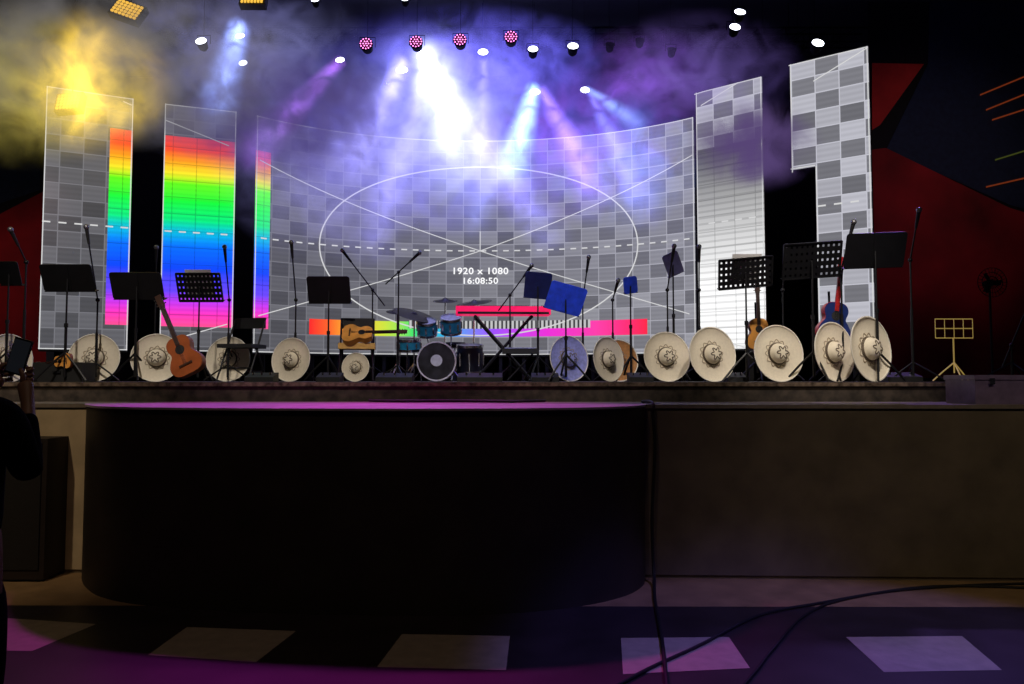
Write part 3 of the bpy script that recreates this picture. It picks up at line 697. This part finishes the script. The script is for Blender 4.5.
m=MB(); m.box((0,0,0),(.078,.009,.155),PR); m.obj("case",BLACKP,ph,smooth=False)
m=MB(); m.box((0,-.006,0),(.07,.002,.14),PR); m.obj("touchscreen",emis("phone_screen",(.10,.12,.16),.04),ph,smooth=False)

# ================= SMOKE AND BEAMS (GLOW PUT INTO VOLUMES) ==================================
def volmat(name,col,em,ab,build,step=2.4):
    m=bpy.data.materials.new(name); m.use_nodes=True; nt=m.node_tree; N=nt.nodes; L=nt.links
    try: m.cycles.volume_step_rate=step
    except Exception: pass
    N.remove(N["Principled BSDF"]); out=N["Material Output"]
    def M(op,a,b_=None,c_=None):
        n=N.new("ShaderNodeMath"); n.operation=op
        for i,v in enumerate((a,b_,c_)):
            if v is None: continue
            if isinstance(v,(int,float)): n.inputs[i].default_value=v
            else: L.new(v,n.inputs[i])
        return n.outputs[0]
    dens=build(N,L,M)
    e=N.new("ShaderNodeEmission"); e.inputs[0].default_value=tuple(col)+(1,); L.new(M('MULTIPLY',dens,em),e.inputs[1])
    if ab>0:
        a=N.new("ShaderNodeVolumeAbsorption"); a.inputs[0].default_value=(0,0,0,1); L.new(M('MULTIPLY',dens,ab),a.inputs[1])
        s=N.new("ShaderNodeAddShader"); L.new(e.outputs[0],s.inputs[0]); L.new(a.outputs[0],s.inputs[1]); L.new(s.outputs[0],out.inputs["Volume"])
    else: L.new(e.outputs[0],out.inputs["Volume"])
    return m
def puff(px,py,d,rx,rz,ry,col,em,ab=0,ns=1.6,th=.42,seed=0,lab="drifting stage haze with coloured glow put into it",rot=0,edge=1.2,gain=7.):  # volume emits its own colour, imitating lit haze
    c=P(px,py,d); R=(rx*d/F,ry,rz*d/F)
    def build(N,L,M):
        tc=N.new("ShaderNodeTexCoord"); ln=N.new("ShaderNodeVectorMath"); ln.operation='LENGTH'; L.new(tc.outputs["Object"],ln.inputs[0])
        f=M('POWER',M('MAXIMUM',M('SUBTRACT',1.,ln.outputs["Value"]),0.),edge)
        mp=N.new("ShaderNodeMapping"); mp.inputs["Scale"].default_value=R; mp.inputs["Location"].default_value=(seed*3.1,seed*1.7,seed)
        L.new(tc.outputs["Object"],mp.inputs[0]); n=N.new("ShaderNodeTexNoise"); n.inputs["Scale"].default_value=ns; n.inputs["Detail"].default_value=4; n.inputs["Roughness"].default_value=.62; n.inputs["Distortion"].default_value=1.0
        L.new(mp.outputs[0],n.inputs["Vector"])
        nn=M('MULTIPLY',M('MAXIMUM',M('SUBTRACT',n.outputs[0],th),0.),gain)
        return M('MULTIPLY',f,nn)
    m=MB(); m.sph((0,0,0),1.,seg=24)
    o=m.obj("glowing_smoke",volmat("haze",col,em,ab,build),None,label=lab,category="smoke",kind="stuff")
    o.location=c; o.scale=R; o.rotation_euler=(0,math.radians(rot),0)
VI=(.17,.15,1.0); PU=(.32,.11,.90); BL=(.15,.25,1.0); LB=(.38,.42,1.0)
puff(450,125,11.2,240,125,1.3,VI,1.1,.6,1.4,.40,1,edge=1.4)
puff(436,115,11.6,125,105,.9,LB,2.6,0,1.7,.38,2,edge=1.7)
puff(355,168,11.0,150,105,1.0,(.32,.30,.75),1.0,.7,1.6,.41,3)
puff(565,145,11.3,135,85,1.0,PU,1.0,.35,1.9,.42,4)
puff(300,118,10.9,140,75,1.,(.18,.13,.45),1.6,4.0,1.8,.40,5)
puff(620,160,11.0,90,80,.7,BL,1.1,0,2.1,.42,6)
puff(115,60,9.6,205,95,1.2,(.30,.28,.28),1.0,1.8,1.6,.41,7,"brownish grey smoke drifting near the ceiling")
puff(30,85,9.5,140,90,.8,(.55,.45,.09),1.5,1.3,2.0,.41,8,"smoke with yellow glow put into it",edge=1.5)
puff(86,84,9.6,100,85,.5,(1,.66,.05),5.5,0,2.0,.38,9,"smoke with bright yellow glow put into it",0,2.0)
puff(752,145,9.2,76,52,.5,(.20,.12,.38),3.8,8.,2.4,.36,10,"dense smoke puff with dusky purple glow put into it",edge=1.6)
puff(690,75,9.8,120,65,.9,(.14,.09,.36),1.3,.6,2.1,.43,11,"faint bluish smoke under the ceiling")
puff(235,50,10.5,150,75,1.,(.20,.20,.48),1.4,.9,1.9,.42,12,"dusky violet smoke near the ceiling")
puff(640,85,11,90,60,.8,PU,.8,0,2.1,.43,13)
puff(480,60,11.2,140,55,.9,VI,2.0,0,2.1,.43,14)
puff(205,120,10.6,95,45,.6,(.22,.20,.32),1.3,2.2,2.2,.42,15,"dusky smoke washing over a screen top")
def beam(a,da,b,db,r0,r1,col,em,pw=1.2,rp_=1.5,lab="self-glowing cone volume drawn as a shaft of light"):  # emitting cone stands in for a lit shaft in haze
    p,q=P(a[0],a[1],da),P(b[0],b[1],db); L_=(q-p).length
    def build(N,L,M):
        tc=N.new("ShaderNodeTexCoord"); s=N.new("ShaderNodeSeparateXYZ"); L.new(tc.outputs["Object"],s.inputs[0])
        t=M('DIVIDE',s.outputs[2],L_); rad=M('SQRT',M('ADD',M('MULTIPLY',s.outputs[0],s.outputs[0]),M('MULTIPLY',s.outputs[1],s.outputs[1])))
        rr=M('DIVIDE',rad,M('MULTIPLY_ADD',t,(r1-r0),r0))
        f=M('POWER',M('MAXIMUM',M('SUBTRACT',1.,rr),0.),rp_); g_=M('POWER',M('MAXIMUM',M('SUBTRACT',1.,t),0.),pw)
        n=N.new("ShaderNodeTexNoise"); n.inputs["Scale"].default_value=3.2; n.inputs["Detail"].default_value=4; n.inputs["Distortion"].default_value=.8; L.new(tc.outputs["Object"],n.inputs["Vector"])
        return M('MULTIPLY',M('MULTIPLY',f,g_),M('MULTIPLY',M('MAXIMUM',M('SUBTRACT',n.outputs[0],.30),0.),4.4))
    m=MB(); m.cyl((0,0,0),(0,0,L_),r0,r1,24)
    o=m.obj("emissive_beam",volmat("beam",col,em,0,build,1.5),None,label=lab,category="light beam",kind="stuff",group="emissive beams")
    o.location=p; o.rotation_mode='QUATERNION'; o.rotation_quaternion=(q-p).to_track_quat('Z','Y')
beam((422,46),12.2,(494,215),11.0,.36,1.15,(.42,.47,1),10,1.6,2.0)
beam((426,46),12.2,(466,185),11.2,.26,.62,(.6,.62,1),7,1.3,2.0)
beam((420,50),12.2,(410,180),11.2,.16,.50,(.4,.42,1),7,1.3,1.8)
beam((404,60),12.2,(345,185),11.3,.20,.62,(.36,.34,1),20,1.2,1.8)
beam((240,24),12.1,(210,130),11.2,.22,.46,(.26,.36,1),30,1.1,1.7)
beam((342,60),12,(240,165),11.2,.12,.44,(.42,.14,.9),18,1.0)
beam((534,86),12.1,(508,185),11.3,.16,.42,(.30,.56,1),28,1.1,1.7)
beam((540,88),12.1,(604,205),11.2,.13,.42,(.30,.18,1),16,1.)
beam((586,88),12.1,(648,130),11.3,.07,.24,(.25,.4,1),16)
beam((430,60),12.1,(365,270),10.8,.15,.50,(.30,.28,1),8,1.2)
beam((430,60),12.1,(560,255),10.8,.15,.50,(.28,.27,1),11,1.2)
beam((534,92),12.1,(465,240),11,.10,.35,(.28,.32,1),10)
beam((588,90),12.1,(655,230),11,.08,.4,(.22,.22,1),10)
beam((483,55),12.1,(482,205),11,.10,.35,(.30,.27,1),9)
beam((68,106),9.95,(104,25),9.2,.20,.60,(1,.62,.07),12,.9,1.9)

# ================= LIGHTS ===========================================
wd=bpy.data.worlds.new("world"); sc.world=wd; wd.use_nodes=True
wd.node_tree.nodes["Background"].inputs[0].default_value=(.5,.45,.55,1); wd.node_tree.nodes["Background"].inputs[1].default_value=.008
def spot(loc,tgt,col,e,ang=40,blend=.5,rad=.1):
    l=bpy.data.lights.new("stage_spot","SPOT"); l.energy=e; l.color=col; l.spot_size=math.radians(ang); l.spot_blend=blend; l.shadow_soft_size=rad
    o=bpy.data.objects.new("stage_spot",l); sc.collection.objects.link(o); o.location=loc
    o.rotation_euler=(Vector(tgt)-Vector(loc)).to_track_quat('-Z','Y').to_euler()
for x in (-4.5,-2,.5,3): spot((x*.8,4.2,5.6),(x,8.2,1.7),(1,.90,.78),460,40,.9)
spot((3.2,4.2,5.6),(3,8,1.7),(1,.9,.8),260,34,.9)
spot((-3.0,7.6,5.0),(-2.0,5.75,1.4),(.9,.05,.9),330,50,.8); spot((-.8,7.6,5.0),(-.5,5.75,1.4),(1,.05,.75),330,50,.8)
spot((5.2,9.8,6),(3.8,6.6,1.4),(.4,.2,1),250,36,.8)
spot((3.8,2.0,6.5),(2.1,4.0,0),(.24,.20,1),760,34,.35)       # violet pool on floor
spot((-1,1.0,7),(-1.5,5.0,0),(1,.72,.5),80,80,1)              # warm dim house light
spot((-4.6,2.0,6),(-4.6,6.3,.8),(1,.78,.5),380,34,1)
spot((3.5,2.0,5),(3.6,6.2,.5),(1,.80,.52),125,54,1)
spot((7,8.0,6),(7.0,12.4,5.0),(1,.7,.7),50,64,1); spot((-6.2,8.5,5),(-8,12.4,3),(1,.6,.6),70,50,1)
spot((-.5,6.5,5.5),(-.6,10.2,2.1),(.6,.6,1),260,46,1)
spot((1.0,5.0,5.0),(.7,8.3,2.5),(.3,.4,1),120,26,1)  # added lamp, brightens the blue music stand
